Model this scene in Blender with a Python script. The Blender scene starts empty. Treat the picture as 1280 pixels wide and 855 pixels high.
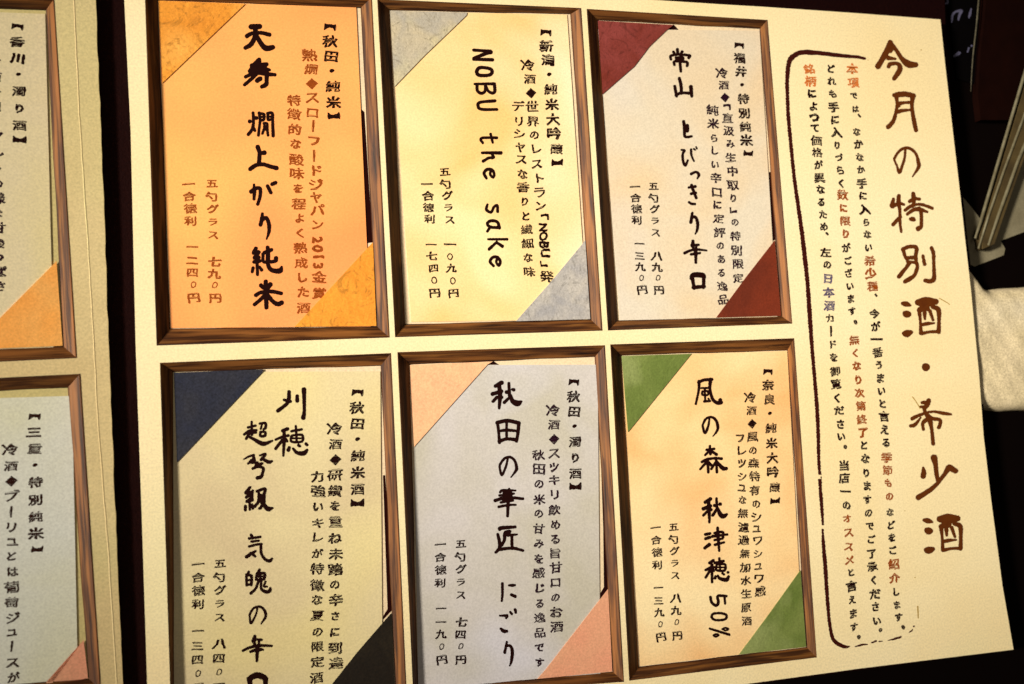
import bpy, math, random
import numpy as np
from mathutils import Matrix, Vector

random.seed(7)
SC = bpy.context.scene
COL = SC.collection
MM = 0.001

# ------------------------------------------------------------------ camera
R = np.array([[0.959185, -0.057605, 0.276849],
              [0.034785, 0.995632, 0.086645],
              [-0.280631, -0.073478, 0.956999]])
T = np.array([-101.1078, 98.4522, -297.9905])          # millimetres
F = 1350.0                                             # focal length for a 1280 wide picture
CAM = -R.T @ T
cd = bpy.data.cameras.new('camera'); cam = bpy.data.objects.new('camera', cd); COL.objects.link(cam)
cd.sensor_width = 36.0; cd.lens = F / 1280 * 36; cd.clip_start = 0.01; cd.dof.use_dof = True; cd.dof.focus_distance = 0.318; cd.dof.aperture_fstop = 15; cd.clip_end = 20
M = Matrix([list(R.T[i]) + [CAM[i] * MM] for i in range(3)] + [[0, 0, 0, 1]])
cam.matrix_world = M
SC.camera = cam

# ------------------------------------------------------------------ world, lamps, exposure
w = bpy.data.worlds.new('World'); SC.world = w; w.use_nodes = True
w.node_tree.nodes['Background'].inputs[0].default_value = (1.0, 0.84, 0.66, 1)
w.node_tree.nodes['Background'].inputs[1].default_value = 0.065

def area(name, loc, target, size, power, col):
    l = bpy.data.lights.new(name, 'AREA'); l.shape = 'DISK'; l.size = size; l.energy = power; l.color = col
    o = bpy.data.objects.new(name, l); COL.objects.link(o); o.location = loc
    o.rotation_euler = (Vector(target) - Vector(loc)).to_track_quat('-Z', 'Y').to_euler()
    return o
sp = bpy.data.lights.new('spot_lamp', 'SPOT'); sp.energy = 262; sp.color = (1.0, 0.925, 0.775); sp.shadow_soft_size = 0.11
sp.spot_size = math.radians(16); sp.spot_blend = 1.0
so = bpy.data.objects.new('spot_lamp', sp); COL.objects.link(so); so.location = (-1.20, 0.04, 0.88)
so.rotation_euler = (Vector((0.168, -0.076, 0)) - so.location).to_track_quat('-Z', 'Y').to_euler()
area('overhead_fill', (-0.10, 0.30, 1.25), (0.12, -0.12, 0), 0.40, 1.3, (1.0, 0.92, 0.78))  # weak fill light added overhead; no such lamp is seen
SC.view_settings.view_transform = 'Standard'; SC.view_settings.look = 'None'
SC.view_settings.exposure = 0.0; SC.view_settings.gamma = 1.0; SC.view_settings.use_curve_mapping = False

# ------------------------------------------------------------------ helpers
GUT = 3.0          # x (mm) of the gutter side of the left page's hinge
LT = math.tan(math.radians(9.0))
XG = -17.0
def P(p, h=0.0, surf='R'):
    """points of the photograph (1280 px wide) laid on the real sheet: h mm above the right-hand page or the tilted left page"""
    p = np.atleast_2d(np.asarray(p, float))
    d = np.c_[(p[:, 0] - 640) / F, (427.5 - p[:, 1]) / F, -np.ones(len(p))] @ R
    if surf == 'R':
        n = np.array([0, 0, 1.0]); c = h
    else:
        n = np.array([LT, 0, 1.0]); n /= np.linalg.norm(n); c = n[0] * XG + h
    t = (c - CAM @ n) / (d @ n)
    return CAM + d * t[:, None]

WL = {}
def link(o, parent=None, loc=None):
    COL.objects.link(o)
    if parent is not None:
        o.parent = parent
    return o
def empty(name, loc):
    o = bpy.data.objects.new(name, None); o.empty_display_size = 0.01
    o.location = Vector(loc) * MM; COL.objects.link(o); WL[o.name] = np.array(loc, float); return o
def mesh(name, verts, faces, mat, parent=None, loc=None, uv=None, smooth=False, mats=None):
    verts = np.asarray(verts, float)
    if parent is not None: org = WL[parent.name]
    elif loc is not None: org = np.array(loc, float)
    else: org = verts.mean(axis=0)
    me = bpy.data.meshes.new(name)
    me.from_pydata([tuple(v) for v in (verts - org) * MM], [], [tuple(f) for f in faces])
    if mat: me.materials.append(mat)
    if uv is not None:
        ul = me.uv_layers.new(name='UVMap')
        for l in me.loops:
            ul.data[l.index].uv = uv[l.vertex_index]
    if smooth:
        for p in me.polygons: p.use_smooth = True
    me.update()
    o = bpy.data.objects.new(name, me); COL.objects.link(o)
    if parent is not None:
        o.parent = parent; WL[o.name] = org.copy()
        # a sub-part hangs from its own parent's origin; every origin in one thing is the same point
    else:
        o.location = Vector(org) * MM; WL[o.name] = org
    return o
def tag(o, label=None, cat=None, group=None, kind=None):
    if label: o['label'] = label
    if cat: o['category'] = cat
    if group: o['group'] = group
    if kind: o['kind'] = kind
    return o
def srgb(r, g, b):
    f = lambda c: (c / 255 / 12.92) if c / 255 <= 0.04045 else ((c / 255 + 0.055) / 1.055) ** 2.4
    return (f(r), f(g), f(b), 1)

def prism(name, top, thick, mat, parent=None, loc=None, normal=(0, 0, 1), bend=None):
    """a sheet or board: polygon of top points (mm) with a real thickness below it"""
    top = np.asarray(top, float); n = len(top); nv = np.array(normal, float)
    v = np.vstack([top, top - nv * thick])
    f = [list(range(n)), [i + n for i in range(n)][::-1]] + [[i, i + n, (i + 1) % n + n, (i + 1) % n] for i in range(n)]
    if np.cross(top[1] - top[0], top[2] - top[1])[2] < 0 and sum(np.cross(top[(i + 1) % n] - top[i], top[(i + 2) % n] - top[(i + 1) % n])[2] for i in range(n)) < 0:
        f = [x[::-1] for x in f]
    return mesh(name, v, f, mat, parent, loc)

# ------------------------------------------------------------------ materials
def nodes(name):
    m = bpy.data.materials.new(name); m.use_nodes = True
    nt = m.node_tree; b = nt.nodes['Principled BSDF']
    return m, nt, b
def paper(name, col, alt=None, blot=None, rough=0.62, mottle=28, amt=0.5, fibre=0.15, tooth=0.06, bump=0.13, wrinkle=0.0, spec=0.25):
    """uncoated paper: base colour, large blotches of a second tint, washi fibres, fine tooth"""
    m, nt, b = nodes(name); N = nt.nodes.new; L = nt.links.new
    tc = N('ShaderNodeTexCoord'); oi = N('ShaderNodeObjectInfo')
    add = N('ShaderNodeVectorMath'); add.operation = 'ADD'
    sc = N('ShaderNodeVectorMath'); sc.operation = 'SCALE'; sc.inputs[3].default_value = 3.0
    cmb = N('ShaderNodeCombineXYZ')
    for k in range(3): L(oi.outputs['Random'], cmb.inputs[k])
    L(cmb.outputs[0], sc.inputs[0]); L(tc.outputs['Object'], add.inputs[0]); L(sc.outputs[0], add.inputs[1])
    V = add.outputs[0]
    def noise(scale, det=3, dist=0.0, rough_=0.55):
        n = N('ShaderNodeTexNoise'); n.inputs['Scale'].default_value = scale; n.inputs['Detail'].default_value = det
        n.inputs['Distortion'].default_value = dist; n.inputs['Roughness'].default_value = rough_; L(V, n.inputs['Vector']); return n.outputs['Fac']
    def ramp(src, a, c):
        r = N('ShaderNodeMapRange'); r.inputs[1].default_value = a; r.inputs[2].default_value = c; r.clamp = True; L(src, r.inputs[0]); return r.outputs[0]
    def mixc(fac, a, c, mode='MIX', k=1.0):
        x = N('ShaderNodeMix'); x.data_type = 'RGBA'; x.blend_type = mode; x.clamp_factor = True
        if k != 1.0:
            mu = N('ShaderNodeMath'); mu.operation = 'MULTIPLY'; mu.inputs[1].default_value = k; L(fac, mu.inputs[0]); fac = mu.outputs[0]
        L(fac, x.inputs[0])
        for i, s in ((6, a), (7, c)):
            if isinstance(s, tuple): x.inputs[i].default_value = s
            else: L(s, x.inputs[i])
        return x.outputs[2]
    c = col
    if alt: c = mixc(ramp(noise(mottle, 2, 0.6), 0.35, 0.68), c, alt, k=amt)
    if blot: c = mixc(ramp(noise(mottle * 0.55, 2, 0.3), 0.52, 0.72), c, blot, k=amt)
    # fibres: stretched, strongly distorted noise
    if fibre:
        fb = ramp(noise(420, 3, 2.6, 0.7), 0.56, 0.75)
        c = mixc(fb, c, tuple(min(1, x * 0.72) for x in col[:3]) + (1,), k=fibre)
    if wrinkle:
        wr = ramp(noise(120, 5, 4.5, 0.62), 0.54, 0.66)
        c = mixc(wr, c, tuple(x * 0.45 for x in col[:3]) + (1,), k=wrinkle)
    if tooth:
        t1 = ramp(noise(1700, 3, 0), 0.32, 0.68)
        lo = tuple(x * (1 - tooth * 2.6) for x in (1, 1, 1)) + (1,)
        hi = (1 + tooth, 1 + tooth, 1 + tooth, 1)
        tint = mixc(t1, lo, hi)
        x = N('ShaderNodeMix'); x.data_type = 'RGBA'; x.blend_type = 'MULTIPLY'; x.inputs[0].default_value = 1.0; x.clamp_result = True
        if isinstance(c, tuple): x.inputs[6].default_value = c
        else: L(c, x.inputs[6])
        L(tint, x.inputs[7]); c = x.outputs[2]
    if isinstance(c, tuple): b.inputs['Base Color'].default_value = c
    else: L(c, b.inputs['Base Color'])
    b.inputs['Roughness'].default_value = rough; b.inputs['Specular IOR Level'].default_value = spec
    bp = N('ShaderNodeBump'); bp.inputs['Strength'].default_value = bump; bp.inputs['Distance'].default_value = 0.00018
    ad = N('ShaderNodeMath'); ad.operation = 'ADD'
    L(noise(520, 3, 0.5), ad.inputs[0]); L(noise(70 if wrinkle else 40, 3, 2.0 if wrinkle else 0.3), ad.inputs[1])
    mu = N('ShaderNodeMath'); mu.operation = 'MULTIPLY'; mu.inputs[1].default_value = 1.0; L(ad.outputs[0], mu.inputs[0])
    L(mu.outputs[0], bp.inputs['Height']); L(bp.outputs[0], b.inputs['Normal'])
    return m
def wood():
    m, nt, b = nodes('frame_wood'); N = nt.nodes.new; L = nt.links.new
    uv = N('ShaderNodeUVMap'); oi = N('ShaderNodeObjectInfo')
    mp = N('ShaderNodeMapping'); mp.inputs['Scale'].default_value = (0.045, 1.0, 1.0); L(uv.outputs[0], mp.inputs[0])
    ad = N('ShaderNodeVectorMath'); ad.operation = 'ADD'; cm = N('ShaderNodeCombineXYZ')
    mu = N('ShaderNodeMath'); mu.operation = 'MULTIPLY'; mu.inputs[1].default_value = 57.0; L(oi.outputs['Random'], mu.inputs[0]); L(mu.outputs[0], cm.inputs[0]); L(mu.outputs[0], cm.inputs[2])
    L(mp.outputs[0], ad.inputs[0]); L(cm.outputs[0], ad.inputs[1])
    g = N('ShaderNodeTexNoise'); g.inputs['Scale'].default_value = 1.25; g.inputs['Detail'].default_value = 4; g.inputs['Distortion'].default_value = 0.9; L(ad.outputs[0], g.inputs['Vector'])
    r = N('ShaderNodeValToRGB'); L(g.outputs['Fac'], r.inputs[0]); e = r.color_ramp.elements
    e[0].position = 0.28; e[0].color = srgb(32, 13, 5); e[1].position = 0.74; e[1].color = srgb(130, 84, 38)
    k = e.new(0.5); k.color = srgb(76, 42, 18)
    # redder, lighter stretches of the board
    s = N('ShaderNodeTexNoise'); s.inputs['Scale'].default_value = 0.7; s.inputs['Detail'].default_value = 1; L(ad.outputs[0], s.inputs['Vector'])
    mr = N('ShaderNodeMapRange'); mr.inputs[1].default_value = 0.48; mr.inputs[2].default_value = 0.66; L(s.outputs['Fac'], mr.inputs[0])
    mk = N('ShaderNodeMath'); mk.operation = 'MULTIPLY'; mk.inputs[1].default_value = 0.6; L(mr.outputs[0], mk.inputs[0])
    x = N('ShaderNodeMix'); x.data_type = 'RGBA'; L(mk.outputs[0], x.inputs[0]); L(r.outputs[0], x.inputs[6]); x.inputs[7].default_value = srgb(152, 96, 46)
    # printed dark line along both edges of a rail (v runs 0..1 across in the second UV unit)
    sp = N('ShaderNodeSeparateXYZ'); L(uv.outputs[0], sp.inputs[0])
    wv = N('ShaderNodeMath'); wv.operation = 'SUBTRACT'; wv.inputs[1].default_value = 2.0; L(sp.outputs[1], wv.inputs[0])
    ab = N('ShaderNodeMath'); ab.operation = 'ABSOLUTE'; L(wv.outputs[0], ab.inputs[0])
    ed = N('ShaderNodeMapRange'); ed.inputs[1].default_value = 1.30; ed.inputs[2].default_value = 1.84; L(ab.outputs[0], ed.inputs[0])
    y = N('ShaderNodeMix'); y.data_type = 'RGBA'; L(ed.outputs[0], y.inputs[0]); L(x.outputs[2], y.inputs[6]); y.inputs[7].default_value = srgb(38, 8, 4)
    L(y.outputs[2], b.inputs['Base Color'])
    b.inputs['Roughness'].default_value = 0.55; b.inputs['Specular IOR Level'].default_value = 0.25
    bp = N('ShaderNodeBump'); bp.inputs['Strength'].default_value = 0.25; bp.inputs['Distance'].default_value = 0.0002
    L(g.outputs['Fac'], bp.inputs['Height']); L(bp.outputs[0], b.inputs['Normal'])
    return m
def plain(name, col, rough=0.6, spec=0.3, alt=None, scale=400, bump=0.0):
    m, nt, b = nodes(name); N = nt.nodes.new; L = nt.links.new
    tc = N('ShaderNodeTexCoord'); n = N('ShaderNodeTexNoise'); n.inputs['Scale'].default_value = scale; n.inputs['Detail'].default_value = 3
    L(tc.outputs['Object'], n.inputs['Vector'])
    x = N('ShaderNodeMix'); x.data_type = 'RGBA'; L(n.outputs['Fac'], x.inputs[0]); x.inputs[6].default_value = col
    x.inputs[7].default_value = alt or tuple(c * 0.75 for c in col[:3]) + (1,)
    L(x.outputs[2], b.inputs['Base Color'])
    b.inputs['Roughness'].default_value = rough; b.inputs['Specular IOR Level'].default_value = spec
    if bump:
        bp = N('ShaderNodeBump'); bp.inputs['Strength'].default_value = bump; bp.inputs['Distance'].default_value = 0.0006
        L(n.outputs['Fac'], bp.inputs['Height']); L(bp.outputs[0], b.inputs['Normal'])
    return m

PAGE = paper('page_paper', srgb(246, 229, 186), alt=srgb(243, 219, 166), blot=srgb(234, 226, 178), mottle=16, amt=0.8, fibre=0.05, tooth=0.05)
PAGE_L = paper('shaded_left_page_paper', srgb(226, 204, 152), alt=srgb(214, 188, 136), blot=srgb(216, 206, 144), mottle=24, amt=0.8, fibre=0.08, tooth=0.06)  # darker copy of the page paper: the left page's shade is in the colour
WOOD = wood()
INK = plain('brush_ink', srgb(22, 3, 3), 0.7, 0.06, alt=srgb(34, 8, 5), scale=900)
INKB = plain('brown_ink', srgb(100, 50, 10), 0.7, 0.1, alt=srgb(78, 32, 6), scale=700)
INKO = plain('orange_ink', srgb(196, 92, 34), 0.7, 0.15, alt=srgb(216, 128, 60), scale=700)
INKR = plain('russet_ink', srgb(160, 80, 14), 0.7, 0.15, alt=srgb(134, 50, 10), scale=700)
INKP = plain('violet_ink', srgb(40, 10, 34), 0.7, 0.1, alt=srgb(28, 4, 8), scale=400)
INKG = plain('slate_ink', srgb(98, 96, 128), 0.7, 0.15, alt=srgb(80, 60, 80), scale=500)
INKD = plain('dark_brown_ink', srgb(32, 13, 5), 0.7, 0.15, alt=srgb(52, 16, 8), scale=700)
INKY = plain('olive_ink', srgb(168, 132, 40), 0.7, 0.15)
COVER = plain('cover_cloth', srgb(26, 5, 4), 0.8, 0.05, alt=srgb(12, 1, 2), scale=1500, bump=0.4)
TABLE = plain('table_top', srgb(5, 2, 2), 0.7, 0.03, alt=srgb(8, 3, 2), scale=60)
GAP_SHADE = plain('painted_gap_shadow', srgb(36, 6, 4), 0.9, 0.05)  # dark colour that paints the shade in gaps beside the cards

# ------------------------------------------------------------------ brush lettering: strokes -> one inked shape per glyph
def catmull(pts, n=5):
    pts = np.asarray(pts, float)
    if len(pts) < 3: return pts
    q = np.vstack([2 * pts[0] - pts[1], pts, 2 * pts[-1] - pts[-2]]); out = []
    for i in range(1, len(q) - 2):
        for k in range(n):
            t = k / n
            out.append(0.5 * ((2 * q[i]) + (-q[i - 1] + q[i + 1]) * t + (2 * q[i - 1] - 5 * q[i] + 4 * q[i + 1] - q[i + 2]) * t * t + (-q[i - 1] + 3 * q[i] - 3 * q[i + 1] + q[i + 2]) * t ** 3))
    out.append(pts[-1]); out = np.array(out); out[:, 2] = np.maximum(out[:, 2], 1); return out
def parse(spec, x0, y0, s):
    st = []
    for line in spec.strip().replace('\n', ';').split(';'):
        line = line.strip()
        if not line: continue
        wd, pts = line.split(':'); wd = float(wd); L_ = []; last = wd
        for t in pts.split():
            c = [float(a) for a in t.split(',')]
            if len(c) > 2: last = c[2]
            L_.append((x0 + c[0] / s, y0 + c[1] / s, last / s))
        st.append(catmull(L_))
    return st
def ink_shape(strokes, step, seed, fat=0.0, rag=0.12):
    """signed distance of all strokes on a fine grid, then marching squares: the strokes melt into one ink shape"""
    allp = np.vstack(strokes); m = allp[:, 2].max() / 2 + 1.5
    x = np.arange(allp[:, 0].min() - m, allp[:, 0].max() + m, step); y = np.arange(allp[:, 1].min() - m, allp[:, 1].max() + m, step)
    X, Y = np.meshgrid(x, y); D = np.full(X.shape, 99.0)
    for s in strokes:
        if len(s) == 1: s = np.vstack([s, s + [0.01, 0, 0]])
        for a, b in zip(s[:-1], s[1:]):
            ab = b[:2] - a[:2]; l2 = max(ab @ ab, 1e-9)
            t = np.clip(((X - a[0]) * ab[0] + (Y - a[1]) * ab[1]) / l2, 0, 1)
            d = np.hypot(X - a[0] - t * ab[0], Y - a[1] - t * ab[1]) - (a[2] + (b[2] - a[2]) * t) / 2
            D = np.minimum(D, d)
    rs = np.random.RandomState(seed); ns = 0
    for k in range(5):
        fx, fy, ph = rs.uniform(-2.2, 2.2), rs.uniform(-2.2, 2.2), rs.uniform(0, 6.3); ns = ns + np.sin(X * fx + Y * fy + ph)
    D = D - fat + rag * ns / 2.2
    return grid_fill(x, y, D)
def grid_fill(x, y, D):
    V = []; Fc = []; idx = {}
    def vid(key, p):
        if key not in idx: idx[key] = len(V); V.append(p)
        return idx[key]
    ins = D < 0; H, W_ = D.shape
    full = ins[:-1, :-1] & ins[:-1, 1:] & ins[1:, :-1] & ins[1:, 1:]
    anyc = ins[:-1, :-1] | ins[:-1, 1:] | ins[1:, :-1] | ins[1:, 1:]
    for j in range(H - 1):
        if not anyc[j].any(): continue
        i = 0
        while i < W_ - 1:
            if full[j, i]:
                k = i
                while k < W_ - 1 and full[j, k]: k += 1
                Fc.append([vid((i, j, 0), (x[i], y[j])), vid((i, j + 1, 0), (x[i], y[j + 1])), vid((k, j + 1, 0), (x[k], y[j + 1])), vid((k, j, 0), (x[k], y[j]))])
                i = k; continue
            if anyc[j, i]:
                cs = [(i, j), (i, j + 1), (i + 1, j + 1), (i + 1, j)]; poly = []
                for a in range(4):
                    p, q = cs[a], cs[(a + 1) % 4]; dp, dq = D[p[1], p[0]], D[q[1], q[0]]
                    if dp < 0: poly.append(vid((p[0], p[1], 0), (x[p[0]], y[p[1]])))
                    if (dp < 0) != (dq < 0):
                        t = dp / (dp - dq); e = min(p, q) + (1 if p[0] == q[0] else 2,)
                        poly.append(vid(('e',) + e, (x[p[0]] + t * (x[q[0]] - x[p[0]]), y[p[1]] + t * (y[q[1]] - y[p[1]]))))
                if len(poly) > 2: Fc.append(poly)
            i += 1
    return np.array(V), Fc
def lettering(name, glyphs, mat, parent, h, surf='R', step=0.34, fat=0.0, rag=0.12):
    VV = []; FF = []; off = 0
    for gi, (x0, y0, s, spec) in enumerate(glyphs):
        v, f = ink_shape(parse(spec, x0, y0, s), step, gi + int(x0), fat, rag)
        VV.append(P(v, h, surf)); FF += [[a + off for a in q] for q in f]; off += len(v)
    return mesh(name, np.vstack(VV), FF, mat, parent)

# ------------------------------------------------------------------ small printed columns: glyph outlines, emboldened and roughened
_gl = {}
def glyph(ch, bold):
    """the character's outline, swollen by `bold` em and roughened like ink, as one flat shape"""
    if (ch, bold) in _gl: return _gl[(ch, bold)]
    c = bpy.data.curves.new('g', 'FONT'); c.body = ch; c.resolution_u = 2
    o = bpy.data.objects.new('g', c); COL.objects.link(o)
    me = bpy.data.meshes.new_from_object(o.evaluated_get(bpy.context.evaluated_depsgraph_get()))
    v = np.array([(q.co.x, q.co.y) for q in me.vertices]) if len(me.vertices) else np.zeros((0, 2))
    cnt = {}
    for p in me.polygons:
        for k in p.edge_keys: cnt[k] = cnt.get(k, 0) + 1
    ed = [k for k, q in cnt.items() if q == 1]
    bpy.data.objects.remove(o); bpy.data.curves.remove(c); bpy.data.meshes.remove(me)
    if not ed: _gl[(ch, bold)] = (v, []); return v, []
    st = 1 / 46
    x = np.arange(v[:, 0].min() - 0.08, v[:, 0].max() + 0.08, st); y = np.arange(v[:, 1].min() - 0.08, v[:, 1].max() + 0.08, st)
    X, Y = np.meshgrid(x, y); D = np.full(X.shape, 9.0); ins = np.zeros(X.shape, bool)
    for i, j in ed:
        A, B = v[i], v[j]; ab = B - A; l2 = max(ab @ ab, 1e-12)
        t = np.clip(((X - A[0]) * ab[0] + (Y - A[1]) * ab[1]) / l2, 0, 1)
        D = np.minimum(D, np.hypot(X - A[0] - t * ab[0], Y - A[1] - t * ab[1]))
        if A[1] != B[1]:
            c_ = (A[1] > Y) != (B[1] > Y)
            ins ^= c_ & (X < (B[0] - A[0]) * (Y - A[1]) / (B[1] - A[1]) + A[0])
    bb = ins.sum() * st * st; bold_ = bold * min(1.1, max(0.42, 1.12 - 2.3 * (bb - 0.12)))
    if '\u30a0' < ch < '\u30ff': bold_ *= 0.72
    D = np.where(ins, -D, D); rs = np.random.RandomState(ord(ch) % 9999)
    # brush rhythm: verticals and dots press harder, plus a ragged edge
    ns = sum(np.sin(X * rs.uniform(-38, 38) + Y * rs.uniform(-38, 38) + rs.uniform(0, 6.3)) for _ in range(4))
    sw = sum(np.sin(X * rs.uniform(-9, 9) + Y * rs.uniform(-9, 9) + rs.uniform(0, 6.3)) for _ in range(2))
    D = D - bold_ + 0.004 * ns + 0.007 * sw
    r = grid_fill(x, y, D); _gl[(ch, bold)] = r; return r
ADV = {'【': .72, '】': .72, '「': .7, '」': .7, 'っ': .8, 'ッ': .85, 'ャ': .8, 'ュ': .8, '・': .9, ' ': .6}
def lat(c): return c.isascii() and c != ' '
def cols(name, segs, mat, parent, h, surf='R', bold=0.018, seed=1, size_k=1.0):
    """segs: (text, x0,y0, x1,y1, size px): centres of the first and last character in a vertical column"""
    rnd = random.Random(seed); VV = []; FF = []; off = 0
    for seg in segs:
        txt, x0, y0, x1, y1, sz = seg
        wts = [0.52 if lat(c) else ADV.get(c, 1.0) for c in txt]
        pos = [0.0]
        for a, b in zip(wts[:-1], wts[1:]): pos.append(pos[-1] + (a + b) / 2)
        tot = pos[-1] or 1.0
        for ch, ps in zip(txt, pos):
            if ch == ' ': continue
            t = ps / tot; px, py = x0 + (x1 - x0) * t, y0 + (y1 - y0) * t
            c0 = P((px, py), h, surf)[0]
            e = 4.0; dx, dy = ((x1 - x0), (y1 - y0)) if len(txt) > 1 else (0.06, 1)
            n = math.hypot(dx, dy); dn = P((px + dx / n * e, py + dy / n * e), h, surf)[0] - c0
            mmpp = np.linalg.norm(dn) / e; dn = dn / np.linalg.norm(dn); rt = np.array([-dn[1], dn[0], 0])
            if surf == 'L': rt[2] = -LT * rt[0]
            v, f = glyph(ch, bold if not lat(ch) else bold * 1.1)
            if not len(v): continue
            v = v.copy()
            hz = ch in 'のをにはでとりたなるめまいがえよしくっれづらみあざごどうかこもちてさすも'
            if ch in '、。':
                v = v - [0.2, 0.09]; v = v * 0.9
            elif lat(ch):
                v = v - [(v[:, 0].min() + v[:, 0].max()) / 2, 0.34]; v = v * 0.95; v = np.c_[v[:, 1], -v[:, 0]]
            elif ch in 'ー':
                v = v - [0.5, 0.385]; v = np.c_[v[:, 1], -v[:, 0]]
            elif ch in '「」【】':
                v = v - [(v[:, 0].min() + v[:, 0].max()) / 2, 0.38]; v = np.c_[v[:, 1], -v[:, 0]] * [0.82, 1.15]
            elif ch == '〇':
                v = (v - [0.5, 0.38]) * [0.5, 0.62]
            elif ch == '◆':
                v = (v - [(v[:, 0].min() + v[:, 0].max()) / 2, (v[:, 1].min() + v[:, 1].max()) / 2]) * 0.86
            elif ch in 'っッャュ':
                v = v - [(v[:, 0].min() + v[:, 0].max()) / 2, 0.3]
            else:
                v = v - [0.5, 0.385]
                if hz: v = v * [0.80, 0.74]
                else: v = v * [1.0, 0.82]
            # hand-cut look: a slight slope, a bow and uneven outline
            a = rnd.uniform(-0.09, 0.07); sh = rnd.uniform(-0.04, 0.10); c0 = c0 + rt * rnd.uniform(-.045, .045) * sz * mmpp + dn * rnd.uniform(-.04, .04) * sz * mmpp
            ph = [rnd.uniform(0, 6.3) for _ in range(6)]
            X_, Y_ = v[:, 0].copy(), v[:, 1].copy()
            X_ = X_ + 0.020 * np.sin(7 * Y_ + ph[0]) + 0.012 * np.sin(17 * Y_ + 9 * X_ + ph[1])
            Y_ = Y_ + 0.022 * np.sin(6 * X_ + ph[2]) + 0.012 * np.sin(15 * X_ - 8 * Y_ + ph[3]) - 0.06 * (X_ ** 2)
            k = rnd.uniform(0.90, 1.08) * size_k
            vx = (X_ * math.cos(a) - Y_ * math.sin(a) + sh * Y_) * k; vy = (X_ * math.sin(a) + Y_ * math.cos(a)) * k
            s = sz * mmpp
            w3 = c0 + np.outer(vx * s, rt) - np.outer(vy * s, dn)
            VV.append(w3); FF += [[q + off for q in p] for p in f]; off += len(v)
    return mesh(name, np.vstack(VV), FF, mat, parent)

# ------------------------------------------------------------------ strokes of the large characters  "width: x,y[,width] ..."
SAKE = '''60: 345,235,50 400,245,75 465,265,25
95: 375,385,60 405,400,100 435,400,80
80: 365,690,55 410,695,105 475,675,55
110: 580,220,90 700,215,150 850,210,85
90: 600,330,70 700,300,110
45: 600,350,60 615,500,35 625,690,55
50: 800,290,50 890,330,70 900,500,50 895,670,60
50: 640,695,50 750,670,38 880,665,50
45: 680,380,60 685,470,30
40: 760,350,50 810,490,35
40: 650,560,50 720,545,50 830,535,20'''
TITLE = [
(1080, 40, 12.21, '''70: 400,160,75 350,290,85 270,430,75 215,520,85
60: 400,160,60 450,230,60 500,290,50 580,410,65 680,490,105 790,500,70
60: 400,200,90 400,280,80
45: 370,395,65 480,410,30
60: 375,530,50 400,490,55 500,480,50 545,520,65 540,590,75 460,710,60'''),
(1080, 105, 12.21, '''65: 465,170,60 540,160,80 640,155,75 755,180,70
45: 495,200,60 505,300,40 490,420,42 450,560,55 370,655,65
50: 745,190,70 730,300,55 740,420,50 770,600,60 795,705,55
40: 530,300,60 620,285,38 700,280,38
40: 520,420,60 580,408,48 700,395,30
35: 530,330,50'''),
(1080, 170, 12.21, '''35: 630,210,32 620,330,32 585,450,36 540,555,42 500,450,28 465,370,26 475,320,36 550,220,36 650,180,38 740,215,38 800,290,38 830,400,50 830,480,50 740,620,10'''),
(1090, 230, 12.21, '''50: 325,225,35 310,330,78
55: 410,180,50 405,290,62 425,400,42 425,560,42 445,730,30
35: 330,330,50 430,300,50 490,315,25
45: 320,620,50 430,505,50
55: 630,150,55 635,230,60 635,290,50
45: 575,265,50 650,225,50 720,230,45
45: 505,400,40 580,345,50 700,310,38 800,325,42 920,370,40
45: 540,460,40 620,400,50 710,385,60 840,425,35
55: 585,535,45 620,535,65 645,548,40
50: 720,370,50 750,450,50 750,640,48 705,680,75'''),
(1100, 295, 12.21, '''50: 350,200,55 380,300,45 420,375,40
55: 345,205,50 430,165,50 530,165,55 560,200,55 545,300,50 555,400,45 570,470,50 530,590,50 460,650,60 380,695,55
40: 400,335,50 520,330,55
45: 415,388,35 530,405,40
50: 460,400,55 400,480,50 290,620,60
50: 655,300,38 680,430,48
50: 785,180,50 815,260,50 820,400,45 825,560,50 820,660,65 760,690,60 690,680,55'''),
(1100, 360, 12.21, SAKE),
(1100, 401.5, 12.21, '120: 700,700,118'),
(1110, 495, 12.21, '''60: 620,70,65 600,130,70 555,190,50
35: 520,100,40 600,100,60
35: 500,165,35 560,170,50
50: 550,200,40 580,270,60 650,350,80
45: 370,345,52 440,310,48 540,270,38 600,260,42
40: 620,245,32 720,240,34 850,265,48 960,280,30
45: 345,455,45 410,440,50 500,330,20
50: 540,510,38 530,420,48 580,370,60 650,350,70
45: 680,345,50 790,365,48 795,430,52 775,480,50
50: 640,370,80 665,500,48 690,730,52'''),
(1120, 560, 12.21, '''80: 580,150,95 605,260,68 620,400,62 640,500,55
60: 415,300,24 425,370,68 415,430,75
70: 910,350,72 820,300,95
60: 800,310,90 740,400,58 640,530,54 520,640,68 340,755,80'''),
(1127.3, 630.9, 12.21, SAKE),
]
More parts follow.
